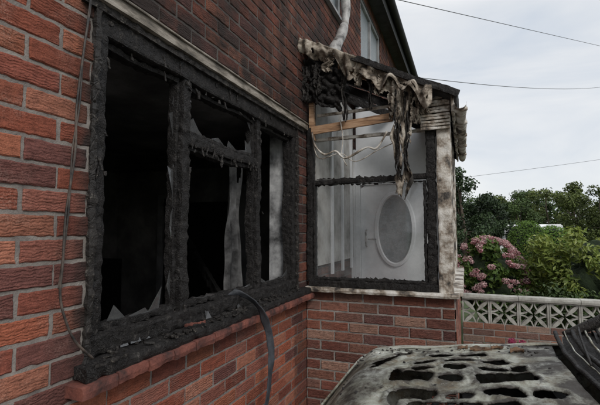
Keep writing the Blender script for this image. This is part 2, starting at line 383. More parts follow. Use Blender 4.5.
for i in range(190):
    yy=rg.uniform(1.05,2.95); xx=rg.uniform(-.06,.065); s=rg.uniform(.002,.013); a=rg.uniform(0,3); zz=1.168-.14*xx+s*.2
    d=Vector((math.cos(a),math.sin(a),rg.uniform(-.3,.3)))*s*1.6
    mb.bar(Vector((xx,yy,zz))-d,Vector((xx,yy,zz))+d,(-math.sin(a)*s*.6,math.cos(a)*s*.6,0),(0,0,s*.35),.004,.01,60)
mb.make('sill_debris',M_char2,house)
mb=MB()
for (yy,xx,s) in ((1.60,.03,.022),(1.65,.045,.014)):
    mb.bar((xx-.01,yy-s,1.178),(xx+.01,yy+s,1.182),(s*.35,0,0),(0,0,.004),.006,.006,70)
mb.make('sill_debris_clay',M_tile,house)
mb=MB()
for (yy,s) in ((1.22,.035),(1.27,.05),(1.34,.03),(1.46,.03),(1.75,.04),(2.05,.03)):
    xx=rg.uniform(-.02,.01)
    mb.add([(xx,yy,1.172),(xx+.006,yy+s,1.172),(xx-.01,yy+s*.8,1.172+s*.8),(xx-.014,yy+s*.25,1.172+s*1.1)],[(0,1,2,3)])
mb.make('glass_shards',M_shard,house,recalc=False)
mb=MB()
mb.box(-3.8,-3.7,-1,5,0,2.6); mb.box(-3.7,-.23,4.9,5,0,2.6); mb.box(-3.7,-.23,-1,-.9,0,2.6)
mb.make('room_walls',M_room,house)
mb=MB(); mb.box(-3.7,-.23,-.9,4.9,2.45,2.55); mb.make('room_ceiling',M_ceil,house)
mb=MB(); mb.box(-3.7,-.23,-.9,4.9,.05,.12); mb.make('room_floor',M_black,house)
mb=MB(); mb.box(-1.62,-1.42,4.84,4.895,.12,2.2); mb.box(-2.9,-2.82,4.84,4.895,.12,2.1); mb.make('room_door_frame',M_roomlight,house)
mb=MB(); mb.box(-2.80,-1.64,4.86,4.895,.12,1.98)
mb.bar((-.9,3.4,.9),(-2.0,3.9,1.9),(0,.03,0),(0,0,.06),.01); mb.make('room_doorway_and_rail',M_black,house)
mb=MB(); mb.box(-3.69,-3.1,-.9,2.9,.12,1.55); mb.box(-3.69,-3.3,3.2,4.6,.12,1.2); mb.make('room_cabinet',M_black,house)
mb=MB(); mb.grid(lambda a,b:(-.42+.018*math.sin(b*13+2*N3(a*2,b*2,0))+.02*N3(b*7,a*4,0),2.63+.19*b+.03*N3(a*3,b,0),2.2-1.2*a),30,60,lambda a,b: N3(a*5,b*3,8)>-.42); mb.make('curtain',mat_simple('smoke_stained_curtain',[(.38,(.04,.038,.037)),(.55,(.16,.155,.15)),(.7,(.30,.295,.29))],5,.9,40,.002),house,True)

# ================= PORCH =================
PY=3.15; PX=1.10; PE=5.30
def sootP(x,z): return .20+.42*ss((z-.92)/.2)*(.7+.6*abs(N3(x*4,z*6,0)))
PALP=[(.32,.125,.085),(.28,.11,.075),(.26,.10,.075),(.35,.165,.12),(.21,.09,.07),(.32,.165,.13),(.17,.08,.07),(.37,.22,.165)]
brick_wall('porch_front_wall',lambda u,v,w:(u,PY-w,v),0.004,PX,0,1.125,[],house,sootP,lambda u,v:v>.3,M_mortar,thick=.1,pal=PALP,rnd=5)
brick_wall('porch_side_wall',lambda u,v,w:(PX+.012+w,u,v),PY+.014,PE,0,1.125,[],house,sootP,lambda u,v:False,M_mortar,thick=.1,pal=PALP,rnd=6)
mb=MB(); mb.bar((.01,3.165,1.143),(1.135,3.165,1.143),(0,.075,0),(0,0,.017),.004,.02,14); mb.bar((1.11,3.24,1.143),(1.11,PE,1.143),(.05,0,0),(0,0,.017),.003,.03,12); mb.make('porch_sill',M_scorch,house)
yf=3.17
mb=MB()
mb.bar((.03,yf,1.186),(1.0,yf,1.186),(0,0,.027),(0,.04,0),.006,.012,32)
mb.bar((.035,yf,1.2),(.035,yf,2.42),(.024,0,0),(0,.035,0),.005,.012,36,wob=.005)
mb.bar((.960,yf,1.2),(.960,yf,2.50),(.032,0,0),(0,.035,0),.007,.012,36,wob=.01)
mb.bar((.05,yf,1.975),(.93,yf,1.99),(0,0,.018),(0,.03,0),.005,.012,36,wob=.010)
mb.bar((.07,yf,1.23),(.07,yf,1.96),(.008,0,0),(0,.03,0),.004,.012,40)
mb.bar((.915,yf,1.23),(.915,yf,1.96),(.010,0,0),(0,.03,0),.005,.012,40)
mb.bar((.05,yf,1.222),(.93,yf,1.222),(0,0,.009),(0,.03,0),.005,.012,40)
def RZ(x): return 3.10-.50*x
for yy in (3.35,3.75,4.2,4.7,5.15):
    mb.bar((.02,yy,RZ(0)-.1),(1.12,yy,RZ(1.1)-.1),(0,.022,0),(0,0,.04),.006,.02,25)
mb.bar((1.06,3.2,2.50),(1.06,PE,2.50),(.03,0,0),(0,0,.04),.006,.02,25)
mb.make('charred_porch_frame',M_char,house)
mb=MB()
mb.bar((.05,3.14,2.395),(.70,3.12,2.44),(0,.012,0),(0,0,.034),.002,.02,12)
mb.bar((.05,3.16,2.32),(.045,3.16,2.66),(.022,0,0),(0,.02,0),.003,.02,12)
mb.bar((.28,3.13,2.89),(.80,3.13,2.62),(0,.015,0),(0,0,.030),.003,.02,12)
mb.make('exposed_timbers',M_wood,house)
mb=MB(); mb.bar((.08,3.2,2.53),(.75,3.24,2.56),(0,.012,0),(0,0,.011),.002,.02,12); mb.bar((.06,3.21,2.33),(.93,3.21,2.34),(0,.02,0),(0,0,.012),.004,.02,20); mb.make('porch_ceiling_battens',M_scorch,house)
mb=MB(); mb.bar((1.05,3.175,1.16),(1.05,3.175,2.50),(.048,0,0),(0,.05,0),.006,.014,16,wob=.008); 
for yy in (3.9,4.6,5.25): mb.bar((1.06,yy,1.16),(1.06,yy,2.46),(.03,0,0),(0,.035,0),.002,.05,14)
mb.bar((1.06,3.2,1.95),(1.06,5.25,1.95),(.028,0,0),(0,0,.025),.002,.05,14)
mb.make('porch_corner_post',M_scorch,house)
mb=MB()
for i in range(10):
    z=2.325+i*.024; mb.bar((.90,3.112-.004*(i%2),z),(1.10,3.105-.004*(i%2),z+.003*math.sin(i*3)),(0,.012,0),(0,0,.0085),.003,.012,34,wob=.006)
mb.make('shiplap_cladding',M_scorch,house)
XR=1.15
def light_hole(x,y): return (.12<x<.75) and (3.5<y<4.9) and N3(x*5,y*5,0)>-.25  # unseen burnt-through opening, added so sky light reaches the porch interior
mb=MB()
def rf(a,b):
    x=XR*a; y=3.03+2.35*b
    return (x+.004,y,RZ(x)-.01+.012*math.sin(y*42)+.008*N3(x*6,y*6,1))
mb.grid(rf,60,120,lambda a,b: not light_hole(XR*a,3.03+2.35*b)); o=mb.make('porch_roof_covering',M_slate,house); solid(o,.03,0)
mb=MB(); mb.bar((.42,3.015,RZ(.42)+.004),(XR+.01,3.015,RZ(XR)+.0),(0,.02,0),(.010,0,.021),.006,.012,28,wob=.008); mb.make('verge_board',M_char,house)
def cr(a,b):
    x=.0+.99*a; z=RZ(x)+.016-.125*b*(1.0+1.3*N3(x*9,0,2))-.012*abs(math.sin(x*34))*b+.014*N3(x*14,0,7)
    y=3.0-.03*math.sin(b*3+x*6)+.026*math.sin(x*44+4.5*N3(x*5,b,0))*(.3+b*.7)+.022*N3(x*26,z*26,0)
    return (x,y,z)
mb=MB(); mb.grid(cr,180,20,lambda a,b: N3(a*30,b*4,5)>-.40 or b<.4); o=mb.make('scorched_roof_edge',M_cream,house,True); solid(o,.005,0)
def cl(a,b):
    x=.015+.30*a; z=2.97-.12*a-.33*b+.04*N3(a*3,b*3,1)+.03*N3(a*8,b*2,4)
    y=3.09+.05*N3(x*10,z*10,0)+.035*N3(x*30,z*30,0)-.014*math.sin(b*26+5*N3(a*3,b*2,0))
    return (x,y,z)
mb=MB(); mb.grid(cl,60,60,lambda a,b: N3(a*6,b*6,3)>-.45); o=mb.make('charred_felt_clump',mat_char('charred_batts',.35,45),house); solid(o,.02,0)
def strip(mb,x0,z0,x1,z1,w,y,seed,fold=.02,nu=60,nv=14):
    def fn(a,b):
        cx=x0+(x1-x0)*a+.03*N3(a*3,seed,0); ww=w*(.75+.6*N3(a*5,seed,4)+.25)
        z=z0+(z1-z0)*a*(1+.12*N3(b*6,seed,2))+.01*N3(b*4,a*9,seed)
        return (cx+(b-.5)*ww*(1+.15*math.sin(a*30)),y+fold*math.sin(b*9+a*8+seed)+.9*fold*N3(b*6,a*20,seed),z)
    mb.grid(fn,nu,nv,lambda a,b: not (a>.35 and N3(a*7,b*4,seed)<-.25))
mb=MB(); strip(mb,.76,2.66,.765,1.86,.10,3.06,1,.022); strip(mb,.82,2.64,.80,2.24,.08,3.07,3,.02); strip(mb,.70,2.72,.72,2.40,.08,3.05,9,.02)
strip(mb,.88,2.62,.87,2.36,.07,3.06,12,.02); strip(mb,.60,2.80,.61,2.60,.07,3.04,15,.015); strip(mb,.22,2.98,.225,2.82,.07,3.03,17,.015); strip(mb,.45,2.86,.46,2.68,.06,3.04,19,.015); strip(mb,.94,2.6,.95,2.42,.05,3.05,23,.015)
o=mb.make('hanging_burnt_felt',M_cream,house,True); solid(o,.004,0)
mb=MB(); strip(mb,.335,2.88,.345,2.44,.035,3.07,4,.012); strip(mb,.12,2.9,.13,2.66,.06,3.05,6,.012); strip(mb,.735,2.62,.75,2.0,.035,3.045,7,.01); strip(mb,.54,2.8,.545,2.5,.03,3.06,31,.01); strip(mb,.80,2.6,.81,2.05,.03,3.055,33,.01); strip(mb,.02,2.9,.025,2.62,.05,3.06,35,.012)
o=mb.make('hanging_charred_strip',M_char2,house,True); solid(o,.004,0)
mb=MB()
mb.tube([(.06,3.12,2.38),(.09,3.1,2.27),(.17,3.1,2.19),(.26,3.1,2.21),(.34,3.1,2.15),(.5,3.1,2.22),(.58,3.1,2.21),(.66,3.1,2.33)],.007,6,6,lambda t:.006+.004*abs(math.sin(t*17)))
mb.tube([(.07,3.11,2.3),(.13,3.1,2.16),(.3,3.1,2.19),(.42,3.1,2.12),(.6,3.1,2.2),(.74,3.09,2.25)],.004,6)
mb.tube([(.3,3.1,2.45),(.32,3.1,2.3),(.31,3.1,2.18),(.35,3.1,2.09)],.004,6)
mb.make('sagging_wires',M_scorch,house,True)
mb=MB(); mb.bar((1.120,3.03,2.475),(1.120,PE+.05,2.475),(.010,0,0),(0,0,.06),.003,.02,14)
def gt(a,b):
    y=3.0+2.4*a; r=.040*(1+.2*N3(y*6,b*2,0)); an=math.pi+math.pi*b
    return (1.172+r*math.cos(an),y,2.47+r*math.sin(an)*1.2+.018*N3(y*5,0,3))
mb.grid(gt,70,12)
for yy in (3.05,3.45,3.9,4.4,4.9): mb.bar((1.172-.045,yy,2.42),(1.172+.045,yy,2.43),(0,.012,0),(0,0,.012),.003,.012,30)
o=mb.make('porch_gutter',M_scorch,house,True)
mb=MB(); mb.add([(.06,3.175,1.22),(.92,3.175,1.22),(.92,3.175,1.98),(.06,3.175,1.98)],[(0,1,2,3)]); mb.make('porch_glass',M_glass,house,recalc=False)
mb=MB(); rg=random.Random(3)
def jagx(a,b,z,s,dp,n=30):
    V=[]
    for i in range(n+1):
        t=a+(b-a)*i/n; h=max(.002,rg.gauss(dp,dp*.8)); V+=[(t,3.168,z),(t+rg.uniform(-.01,.01),3.168,z+s*h)]
    mb.add(V,[(2*i,2*i+2,2*i+3,2*i+1) for i in range(n)])
jagx(.08,.9,1.228,1,.008,70); jagx(.08,.9,2.0,1,.008,50); jagx(.08,.9,1.96,-1,.008,60)
mb.make('porch_soot_edges',M_char2,house,recalc=False)
mb=MB(); mb.add([(1.062,3.25,1.2),(1.062,5.2,1.2),(1.062,5.2,2.45),(1.062,3.25,2.45)],[(0,1,2,3)]); mb.make('porch_side_glass',M_glass,house,recalc=False)
BY=4.62
mb=MB(); mb.box(.002,.05,BY-.05,BY+.05,.1,2.5); mb.box(.05,1.03,BY+.0,BY+.05,2.15,3.0)
mb.box(.93,1.03,BY-.04,BY+.05,.1,2.148); mb.box(.052,.928,BY-.03,BY+.05,2.10,2.148)
mb.box(.052,.10,BY-.045,BY+.05,.1,2.098)
mb.make('door_surround',M_whitec,house)
mb=MB(); ox,oz,ra,rb=.475,1.61,.175,.36; n=64; x0,x1,z0,z1=.105,.925,.12,2.095
V=[];F=[]
for i in range(n):
    t=2*math.pi*i/n; c,s=math.cos(t),math.sin(t)
    k=min(((x1-ox) if c>0 else (ox-x0))/max(abs(c),1e-6),((z1-oz) if s>0 else (oz-z0))/max(abs(s),1e-6))
    V+=[(ox+c*k,BY-.01,oz+s*k),(ox+c*ra*1.28,BY-.01,oz+s*rb*1.14),(ox+c*ra*1.22,BY-.035,oz+s*rb*1.11),(ox+c*ra*1.06,BY-.04,oz+s*rb*1.03),(ox+c*ra,BY-.012,oz+s*rb)]
for i in range(n):
    j=(i+1)%n
    for k in range(4): F.append((i*5+k,j*5+k,j*5+k+1,i*5+k+1))
mb.add(V,F)
mb.make('front_door',M_whitec,house)
mb=MB(); mb.add([(ox+ra*math.cos(2*math.pi*i/n),BY-.006,oz+rb*math.sin(2*math.pi*i/n)) for i in range(n)],[tuple(range(n))]); mb.make('oval_door_glass',M_oval,house,recalc=False)
mb=MB(); mb.tube([(.17,BY-.03,1.42),(.17,BY-.07,1.45),(.17,BY-.07,1.58),(.17,BY-.03,1.6)],.01); mb.tube([(.19,BY-.05,1.5),(.28,BY-.06,1.5)],.009); mb.make('door_handle',M_pipe,house,True)
mb=MB(); mb.box(.004,.03,3.3,BY-.06,1.3,2.95); mb.make('porch_inner_lining',mat_simple('stained_plaster',[(.3,(.12,.115,.10)),(.5,(.34,.33,.31)),(.7,(.5,.5,.48))],3,.9,40,.001),house)
mb=MB()
for yy in (3.7,4.05,4.4): mb.box(.032,.05,yy,yy+.05,1.2,2.6)
mb.box(.05,1.0,3.27,BY-.052,.1,.16); mb.make('porch_inner_trim',M_whitec,house)
mb=MB(); mb.box(.01,1.06,PE-.05,PE,1.13,2.5); mb.box(.01,1.0,PE-.08,PE-.002,0,1.128); mb.make('porch_rear_panel',M_white,house)
mb=MB(); mb.tube([(.13,4.0,4.95),(.12,3.98,4.5),(.11,3.97,4.1),(.13,3.93,3.75),(.12,3.82,3.5),(.09,3.68,3.30),(.07,3.6,3.16)],.05,14,10,lambda t:.048*(1+.15*math.sin(t*9)+.08*math.sin(t*31))); mb.make('melted_downpipe',M_pipe,house,True)

# ---- loose cable, strap ----
mb=MB(); mb.tube([(.012,1.04,2.75),(.016,1.025,2.4),(.02,1.0,2.2),(.014,.985,2.0),(.02,.98,1.85),(.014,.96,1.65),(.02,.95,1.5),(.02,.945,1.4),(.03,.96,1.32),(.04,.99,1.25),(.05,1.05,1.185)],.0042,6,8)
mb.tube([(.018,1.036,2.75),(.022,1.02,2.42),(.014,1.004,2.2),(.020,.99,2.0),(.014,.975,1.86),(.020,.964,1.66),(.014,.955,1.52),(.018,.94,1.42)],.003,6,8)
mb.make('loose_cable',M_cable,None,True)
mb=MB()
Q=[(-.03,2.04,1.26),(.03,2.09,1.235),(.085,2.15,1.17),(.105,2.22,1.05),(.115,2.26,.9),(.11,2.24,.7),(.10,2.18,.45),(.1,2.15,.15)]
def stp(a,b):
    t=a*(len(Q)-1); i=min(int(t),len(Q)-2); u=t-i
    p0,p1,p2,p3=[Vector(Q[max(0,min(len(Q)-1,k))]) for k in (i-1,i,i+1,i+2)]
    c=.5*((2*p1)+(p2-p0)*u+(2*p0-5*p1+4*p2-p3)*u*u+(3*p1-p0-3*p2+p3)*u**3)
    ang=.9+.9*math.sin(a*6); d=Vector((math.sin(ang)*.6,math.cos(ang)*.8,.5*(1-min(1,a*4))))
    return c+d.normalized()*(b-.5)*.046*(1+.3*N3(a*9,0,0))+Vector((.006*N3(a*20,b*2,0),.008*N3(a*14,b,4),0))
mb.grid(stp,80,5); o=mb.make('hanging_strap',M_strap,None,True); solid(o,.003,0)

# ================= GROUND =================
mb=MB(); mb.add([(-300,-300,-.02),(300,-300,-.02),(300,300,-.02),(-300,300,-.02)],[(0,1,2,3)]); mb.make('ground',M_soil,None,recalc=False)
mb=MB(); mb.add([(.0,-8,-.012),(8,-8,-.012),(8,5.35,-.012),(.0,5.35,-.012)],[(0,1,2,3)]); mb.make('driveway',M_tarmac,None,recalc=False)

# ================= GARDEN WALL =================
gw=empty('garden_wall')
GY=5.4
brick_wall('brick_base',lambda u,v,w:(u,GY-w,v),1.13,8.0,0,.495,[],gw,lambda a,b:.05,lambda u,v:False,M_mortar,thick=.1,pal=[(.26,.13,.09),(.22,.11,.08),(.30,.17,.12),(.2,.12,.1),(.28,.2,.16)],rnd=8)
mb=MB(); x=1.13; y0,y1=GY+.005,GY+.085
def prism(pts):
    n=len(pts); mb.add([(p[0],yA,p[1]) for p in pts]+[(p[0],yB,p[1]) for p in pts],[tuple(range(n)),tuple(range(n,2*n))]+[(i,(i+1)%n,n+(i+1)%n,n+i) for i in range(n)])
while x<7.9:
    z=.497; w=.296; t=.016
    yA,yB=y0,y1
    mb.box(x,x+w,y0,y1,z,z+t); mb.box(x,x+w,y0,y1,z+w-t,z+w); mb.box(x,x+t,y0,y1,z+t,z+w-t); mb.box(x+w-t,x+w,y0,y1,z+t,z+w-t)
    cx,cz=x+w/2,z+w/2; yA,yB=y0+.006,y1-.006
    for q in range(4):
        an=math.pi/4+q*math.pi/2; d=(math.cos(an),math.sin(an)); nrm=(-d[1],d[0]); L=w*.66
        pts=[]
        for s in range(9):
            u=s/8; pts.append((cx+d[0]*(.012+L*u)+nrm[0]*.020*math.sin(math.pi*u),cz+d[1]*(.012+L*u)+nrm[1]*.020*math.sin(math.pi*u)))
        for s in range(7,0,-1):
            u=s/8; pts.append((cx+d[0]*(.012+L*u)-nrm[0]*.020*math.sin(math.pi*u),cz+d[1]*(.012+L*u)-nrm[1]*.020*math.sin(math.pi*u)))
        prism(pts)
    yA,yB=y0+.012,y1-.012
    for (sx,sz) in ((-1,-1),(1,-1),(1,1),(-1,1)):
        c=(cx+sx*w/2,cz+sz*w/2)
        a0={(-1,-1):0,(1,-1):math.pi/2,(1,1):math.pi,(-1,1):1.5*math.pi}[(sx,sz)]
        for s in range(6):
            a=a0+math.pi/2*s/6; b=a0+math.pi/2*(s+1)/6
            prism([(c[0]+.136*math.cos(a),c[1]+.136*math.sin(a)),(c[0]+.136*math.cos(b),c[1]+.136*math.sin(b)),(c[0]+.149*math.cos(b),c[1]+.149*math.sin(b)),(c[0]+.149*math.cos(a),c[1]+.149*math.sin(a))])
    x+=.30
mb.make('screen_blocks',M_concrete,gw)
mb=MB(); x=1.13
while x<7.9: mb.bar((x,GY+.045,.82),(x+.594,GY+.045,.82),(0,.075,0),(0,0,.024),.003,.03,10); x+=.60
mb.make('coping',M_concrete,gw)

# ================= VEGETATION =================
def leaves(name,C,Nrm,L,W,col,mat,parent=None,fold=.25):
    n=len(C); Nrm=Nrm/np.linalg.norm(Nrm,axis=1,keepdims=True)
    r=np.random.normal(size=(n,3))
    T=np.cross(Nrm,r); T/=np.linalg.norm(T,axis=1,keepdims=True)+1e-9
    B=np.cross(Nrm,T)
    L=np.broadcast_to(L,(n,))[:,None]; W=np.broadcast_to(W,(n,))[:,None]
    V=np.empty((n,4,3)); V[:,0]=C-T*L/2; V[:,1]=C+B*W/2+Nrm*W*fold-T*L*.05; V[:,2]=C+T*L/2; V[:,3]=C-B*W/2+Nrm*W*fold-T*L*.05
    i=np.arange(n)*4; VV=V.reshape(-1,3)
    F=np.concatenate([np.stack([i,i+1,i+2],1),np.stack([i,i+2,i+3],1)])
    me=bpy.data.meshes.new(name); me.from_pydata(VV.tolist(),[],F.tolist()); me.update()
    ca=me.color_attributes.new('Col','FLOAT_COLOR','POINT'); cc=np.ones((n,4,4),dtype=np.float32); cc[:,:,:3]=col[:,None,:]; ca.data.foreach_set('color',cc.ravel())
    me.materials.append(mat); o=bpy.data.objects.new(name,me); S.collection.objects.link(o); o.parent=parent; return o
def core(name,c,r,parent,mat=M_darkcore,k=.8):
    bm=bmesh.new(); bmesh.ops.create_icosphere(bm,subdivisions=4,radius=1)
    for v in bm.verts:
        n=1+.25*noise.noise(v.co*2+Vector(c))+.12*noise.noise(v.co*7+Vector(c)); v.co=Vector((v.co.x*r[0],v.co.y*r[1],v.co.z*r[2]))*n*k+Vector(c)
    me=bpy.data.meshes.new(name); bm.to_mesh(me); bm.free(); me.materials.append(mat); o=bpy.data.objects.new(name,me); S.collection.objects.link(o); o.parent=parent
def blobs(cs,n,jit,shell=.75):
    P=[];Nn=[];G=[]
    w=np.array([c[2] for c in cs],float); w/=w.sum()
    for (c,r,_),k in zip(cs,(w*n).astype(int)):
        d=np.random.normal(size=(k,3)); d/=np.linalg.norm(d,axis=1,keepdims=True)
        rr=shell+(1-shell)*np.random.rand(k,1)**.6; rr*=1+jit*np.random.normal(size=(k,1))
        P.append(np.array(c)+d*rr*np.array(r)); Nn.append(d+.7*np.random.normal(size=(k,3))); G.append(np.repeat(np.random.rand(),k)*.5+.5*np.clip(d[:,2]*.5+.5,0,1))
    return np.concatenate(P),np.concatenate(Nn),np.concatenate(G)
def tree(name,x,y,h,r,leafm,n=5000,L=.22,cs=26,base=.25,trunk=.12):
    e=empty(name,(0,0,0)); mb=MB()
    mb.tube([(x,y,-.05),(x+.05*h*.2,y,h*.35),(x-.02*h,y+.02*h,h*.7),(x,y,h*.93)],.1,8,5,lambda t:trunk*(1-.85*t))
    cl=[]
    for i in range(cs):
        a=random.uniform(0,6.28)
        t=random.random(); zz=h*(base+(.97-base)*t); q=r*math.sqrt(max(.02,1-((t-.42)/.6)**2))*random.uniform(.35,.95); rr=r*random.uniform(.20,.40)
        c=(x+q*math.cos(a),y+q*math.sin(a),zz); cl.append((c,(rr,rr,rr*.8),rr*rr))
        if i%3==0: mb.tube([(x,y,h*.3+.3*h*t*.6),((x+c[0])/2,(y+c[1])/2,(h*.4+zz)/2),c],.03,5,3,lambda t:trunk*.35*(1-.8*t))
    mb.make('trunk',M_bark,e,True)
    P,Nn,G=blobs(cl,n,.14,.5)
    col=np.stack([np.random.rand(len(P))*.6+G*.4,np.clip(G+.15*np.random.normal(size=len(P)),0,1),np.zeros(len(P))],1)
    leaves('foliage',P,Nn,L,L*.7,col,leafm,e)
    return e
LF1=mat_leaf('leaf_dark',(.04,.075,.018),(.085,.13,.035),0)
LF2=mat_leaf('leaf_mid',(.075,.11,.028),(.15,.18,.05),0)
LFc=mat_leaf('leaf_conifer',(.022,.045,.018),(.05,.08,.03),0)
def W(px,depth):
    lat=(px-300)/420*depth; return 1.18-.365*depth+.931*lat, .931*depth+.365*lat
for (px,d,h,r,m) in ((463,17,4.0,1.3,LFc),(480,20,3.4,1.2,LFc),(518,24,3.2,1.3,LF1),(445,30,5.0,2.2,LF1)):
    x,y=W(px,d); tree('tree',x,y,h,r,m,6000,.13,26,.1)
for (px,d,h,r,m) in ((500,42,4.8,2.2,LF2),(528,44,5.6,2.4,LF1),(548,40,5.6,2.6,LF2),(575,42,6.1,2.6,LF2),(602,38,5.4,2.6,LF2),(640,40,6.4,3,LF1),(690,42,6,3,LF2),(485,46,5.4,2.5,LF1)):
    x,y=W(px,d); tree('tree',x,y,h,r,m,5000,.22,24,.08)
cl=[]
for i in range(90):
    px=380+i*5; d=58+random.uniform(-4,6); x,y=W(px,d); h=random.uniform(3.5,6.6); cl.append(((x,y,h*.5),(2.6,2.6,h*.55),1))
P,Nn,G=blobs(cl,20000,.08,.8); col=np.stack([np.random.rand(len(P)),np.clip(G,0,1),G*0],1)
leaves('distant_trees',P,Nn,.45,.34,col,LF1)
e=empty('clipped_hedge'); x,y=W(527,8.2)
cl=[((x,y,1.07),(.42,.42,.70),1),((x+.45,y+.25,1.0),(.5,.45,.68),1.1),((x-.12,y+.1,.85),(.38,.4,.7),.8)]
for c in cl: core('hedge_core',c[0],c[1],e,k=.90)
P,Nn,G=blobs(cl,26000,.025,.93); col=np.stack([np.random.rand(len(P)),np.clip(.35+.65*G,0,1),G*0],1)
leaves('hedge_leaves',P,Nn,.035,.02,col,mat_leaf('leaf_hedge',(.10,.20,.03),(.20,.32,.06),.2),e)
e=empty('laurel_shrub'); x,y=W(598,6.0); cl=[]
for i in range(70):
    a=random.uniform(0,6.28); q=.80*math.sqrt(random.random()); zz=random.uniform(.35,1.90-.42*(q/.8)**2-.1); rr=random.uniform(.11,.20); cl.append(((x+q*math.cos(a)*1.2,y+q*math.sin(a)*.9,zz),(rr,rr,rr),rr*rr))
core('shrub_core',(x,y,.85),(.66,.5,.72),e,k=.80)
P,Nn,G=blobs(cl,12000,.2,.5); Nn[:,2]+=.7; Nn[:,1]-=.3
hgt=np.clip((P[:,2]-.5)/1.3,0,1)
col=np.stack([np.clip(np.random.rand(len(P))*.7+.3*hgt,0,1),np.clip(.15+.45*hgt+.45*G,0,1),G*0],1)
leaves('laurel_leaves',P,Nn,np.random.uniform(.06,.12,len(P)),.036,col,mat_leaf('leaf_laurel',(.13,.20,.04),(.30,.34,.075),.25,.35),e)
mb=MB()
for c,_,_ in cl[:16]: mb.tube([(x,y,0),((x+c[0])/2,(y+c[1])/2,c[2]*.5),c],.012,5,3,lambda t:.015*(1-.7*t))
mb.make('stems',M_bark,e,True)
e=empty('low_shrub'); cl=[]
for i in range(26):
    cl.append(((1.5+i*.13,5.95+random.uniform(-.1,.3),random.uniform(.3,.75)),(.2,.18,.2),1))
P,Nn,G=blobs(cl,7000,.15,.4); col=np.stack([np.random.rand(len(P)),np.clip(.2+.5*G,0,1),G*0],1)
leaves('leaves',P,Nn,.06,.035,col,LF1,e)
e=empty('hydrangea_bush'); x,y=W(486,6.6); cl=[]
for i in range(34):
    a=random.uniform(0,6.28); q=random.uniform(0,.48); zz=random.uniform(.4,1.40-.3*(q/.46)**2); rr=random.uniform(.1,.18); cl.append(((x+q*math.cos(a),y+q*math.sin(a),zz),(rr,rr,rr),rr*rr))
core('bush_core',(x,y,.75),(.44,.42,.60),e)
P,Nn,G=blobs(cl,4800,.15,.5); Nn[:,2]+=.5
col=np.stack([np.random.rand(len(P)),np.clip(.3+.7*G,0,1),G*0],1)
leaves('hydrangea_leaves',P,Nn,np.random.uniform(.06,.10,len(P)),.05,col,mat_leaf('leaf_hydrangea',(.07,.13,.03),(.15,.22,.05),.25,.4),e)
cl=[]
for i in range(210):
    a=random.uniform(0,6.28); el=random.uniform(-.55,1.5); ce=math.cos(el)
    rr=random.uniform(.035,.06); c=(x+.58*math.cos(a)*ce,y+.56*math.sin(a)*ce,.78+.70*math.sin(el)); cl.append((c,(rr,rr,rr*.75),rr*rr))
P,Nn,G=blobs(cl,19000,.08,.8); g2=np.random.rand(len(P))
col=np.stack([np.clip(G*1.3-.1+.2*np.random.normal(size=len(P)),0,1),np.clip(.45+.55*g2,0,1),G*0],1)
leaves('hydrangea_flowers',P,Nn,.020,.018,col,mat_leaf('petal_pink',(.52,.17,.21),(.72,.52,.50),.25,.6),e,.05)
e=empty('low_border_plant'); cl=[]
for i in range(14): cl.append(((1.25+random.uniform(0,.75),5.15+random.uniform(-.1,.15),random.uniform(.06,.28)),(.1,.1,.1),1))
P,Nn,G=blobs(cl,1500,.2,.4); col=np.stack([np.random.rand(len(P)),np.clip(.4+.6*G,0,1),G*0],1)
leaves('leaves',P,Nn,.05,.025,col,LF2,e)
P,Nn,G=blobs([((1.62,5.05,.42),(.035,.035,.03),1),((1.72,5.1,.40),(.03,.03,.03),1)],120,.1,.8); col=np.stack([G*0,G*0+1,G*0],1)
leaves('blooms',P,Nn,.025,.02,col,mat_leaf('petal_magenta',(.4,.06,.14),(.5,.1,.2)),e)

# white van far away
vn=empty('parked_van'); x,y=W(503,19)
prof=[(0,.3),(0,.95),(.25,1.05),(.75,1.75),(1.0,1.95),(4.3,2.0),(4.45,1.8),(4.5,.3)]
bm=bmesh.new(); a=[bm.verts.new((x-.2+p[0]*.35,y+p[0]*.93,p[1]-.1)) for p in prof]; 
f=bm.faces.new(a); r=bmesh.ops.extrude_face_region(bm,geom=[f]); vs=[g for g in r['geom'] if isinstance(g,bmesh.types.BMVert)]
bmesh.ops.translate(bm,verts=vs,vec=(1.65,-.62,0)); bmesh.ops.bevel(bm,geom=bm.edges[:],offset=.06,segments=2,affect='EDGES'); bmesh.ops.recalc_face_normals(bm,faces=bm.faces)
me=bpy.data.meshes.new('van_body'); bm.to_mesh(me); bm.free(); me.materials.append(mat_simple('white_paint',[(.4,(.7,.7,.7)),(.6,(.8,.8,.8))],1,.3,10,0)); o=bpy.data.objects.new('van_body',me); S.collection.objects.link(o); o.parent=vn
D=Vector((.35,.93,0)); Nn_=Vector((1.65,-.62,0)); O_=Vector((x-.2,y,-.10)); up=Vector((0,0,1))
mb=MB()
def vp(s,z,t): return O_+D*s+up*z+Nn_*t
nf=(up*.5-D*.7).normalized()*.012
mb.add([vp(.30,1.12,.1)+nf,vp(.30,1.12,.9)+nf,vp(.72,1.70,.88)+nf,vp(.72,1.70,.12)+nf],[(0,1,2,3)])
for t,sg in ((0,-1),(1,1)):
    q=Nn_.normalized()*.012*sg; mb.add([vp(.55,1.15,t)+q,vp(1.5,1.15,t)+q,vp(1.5,1.75,t)+q,vp(.95,1.75,t)+q],[(0,1,2,3)])
mb.make('van_windows',M_black,vn,recalc=False)
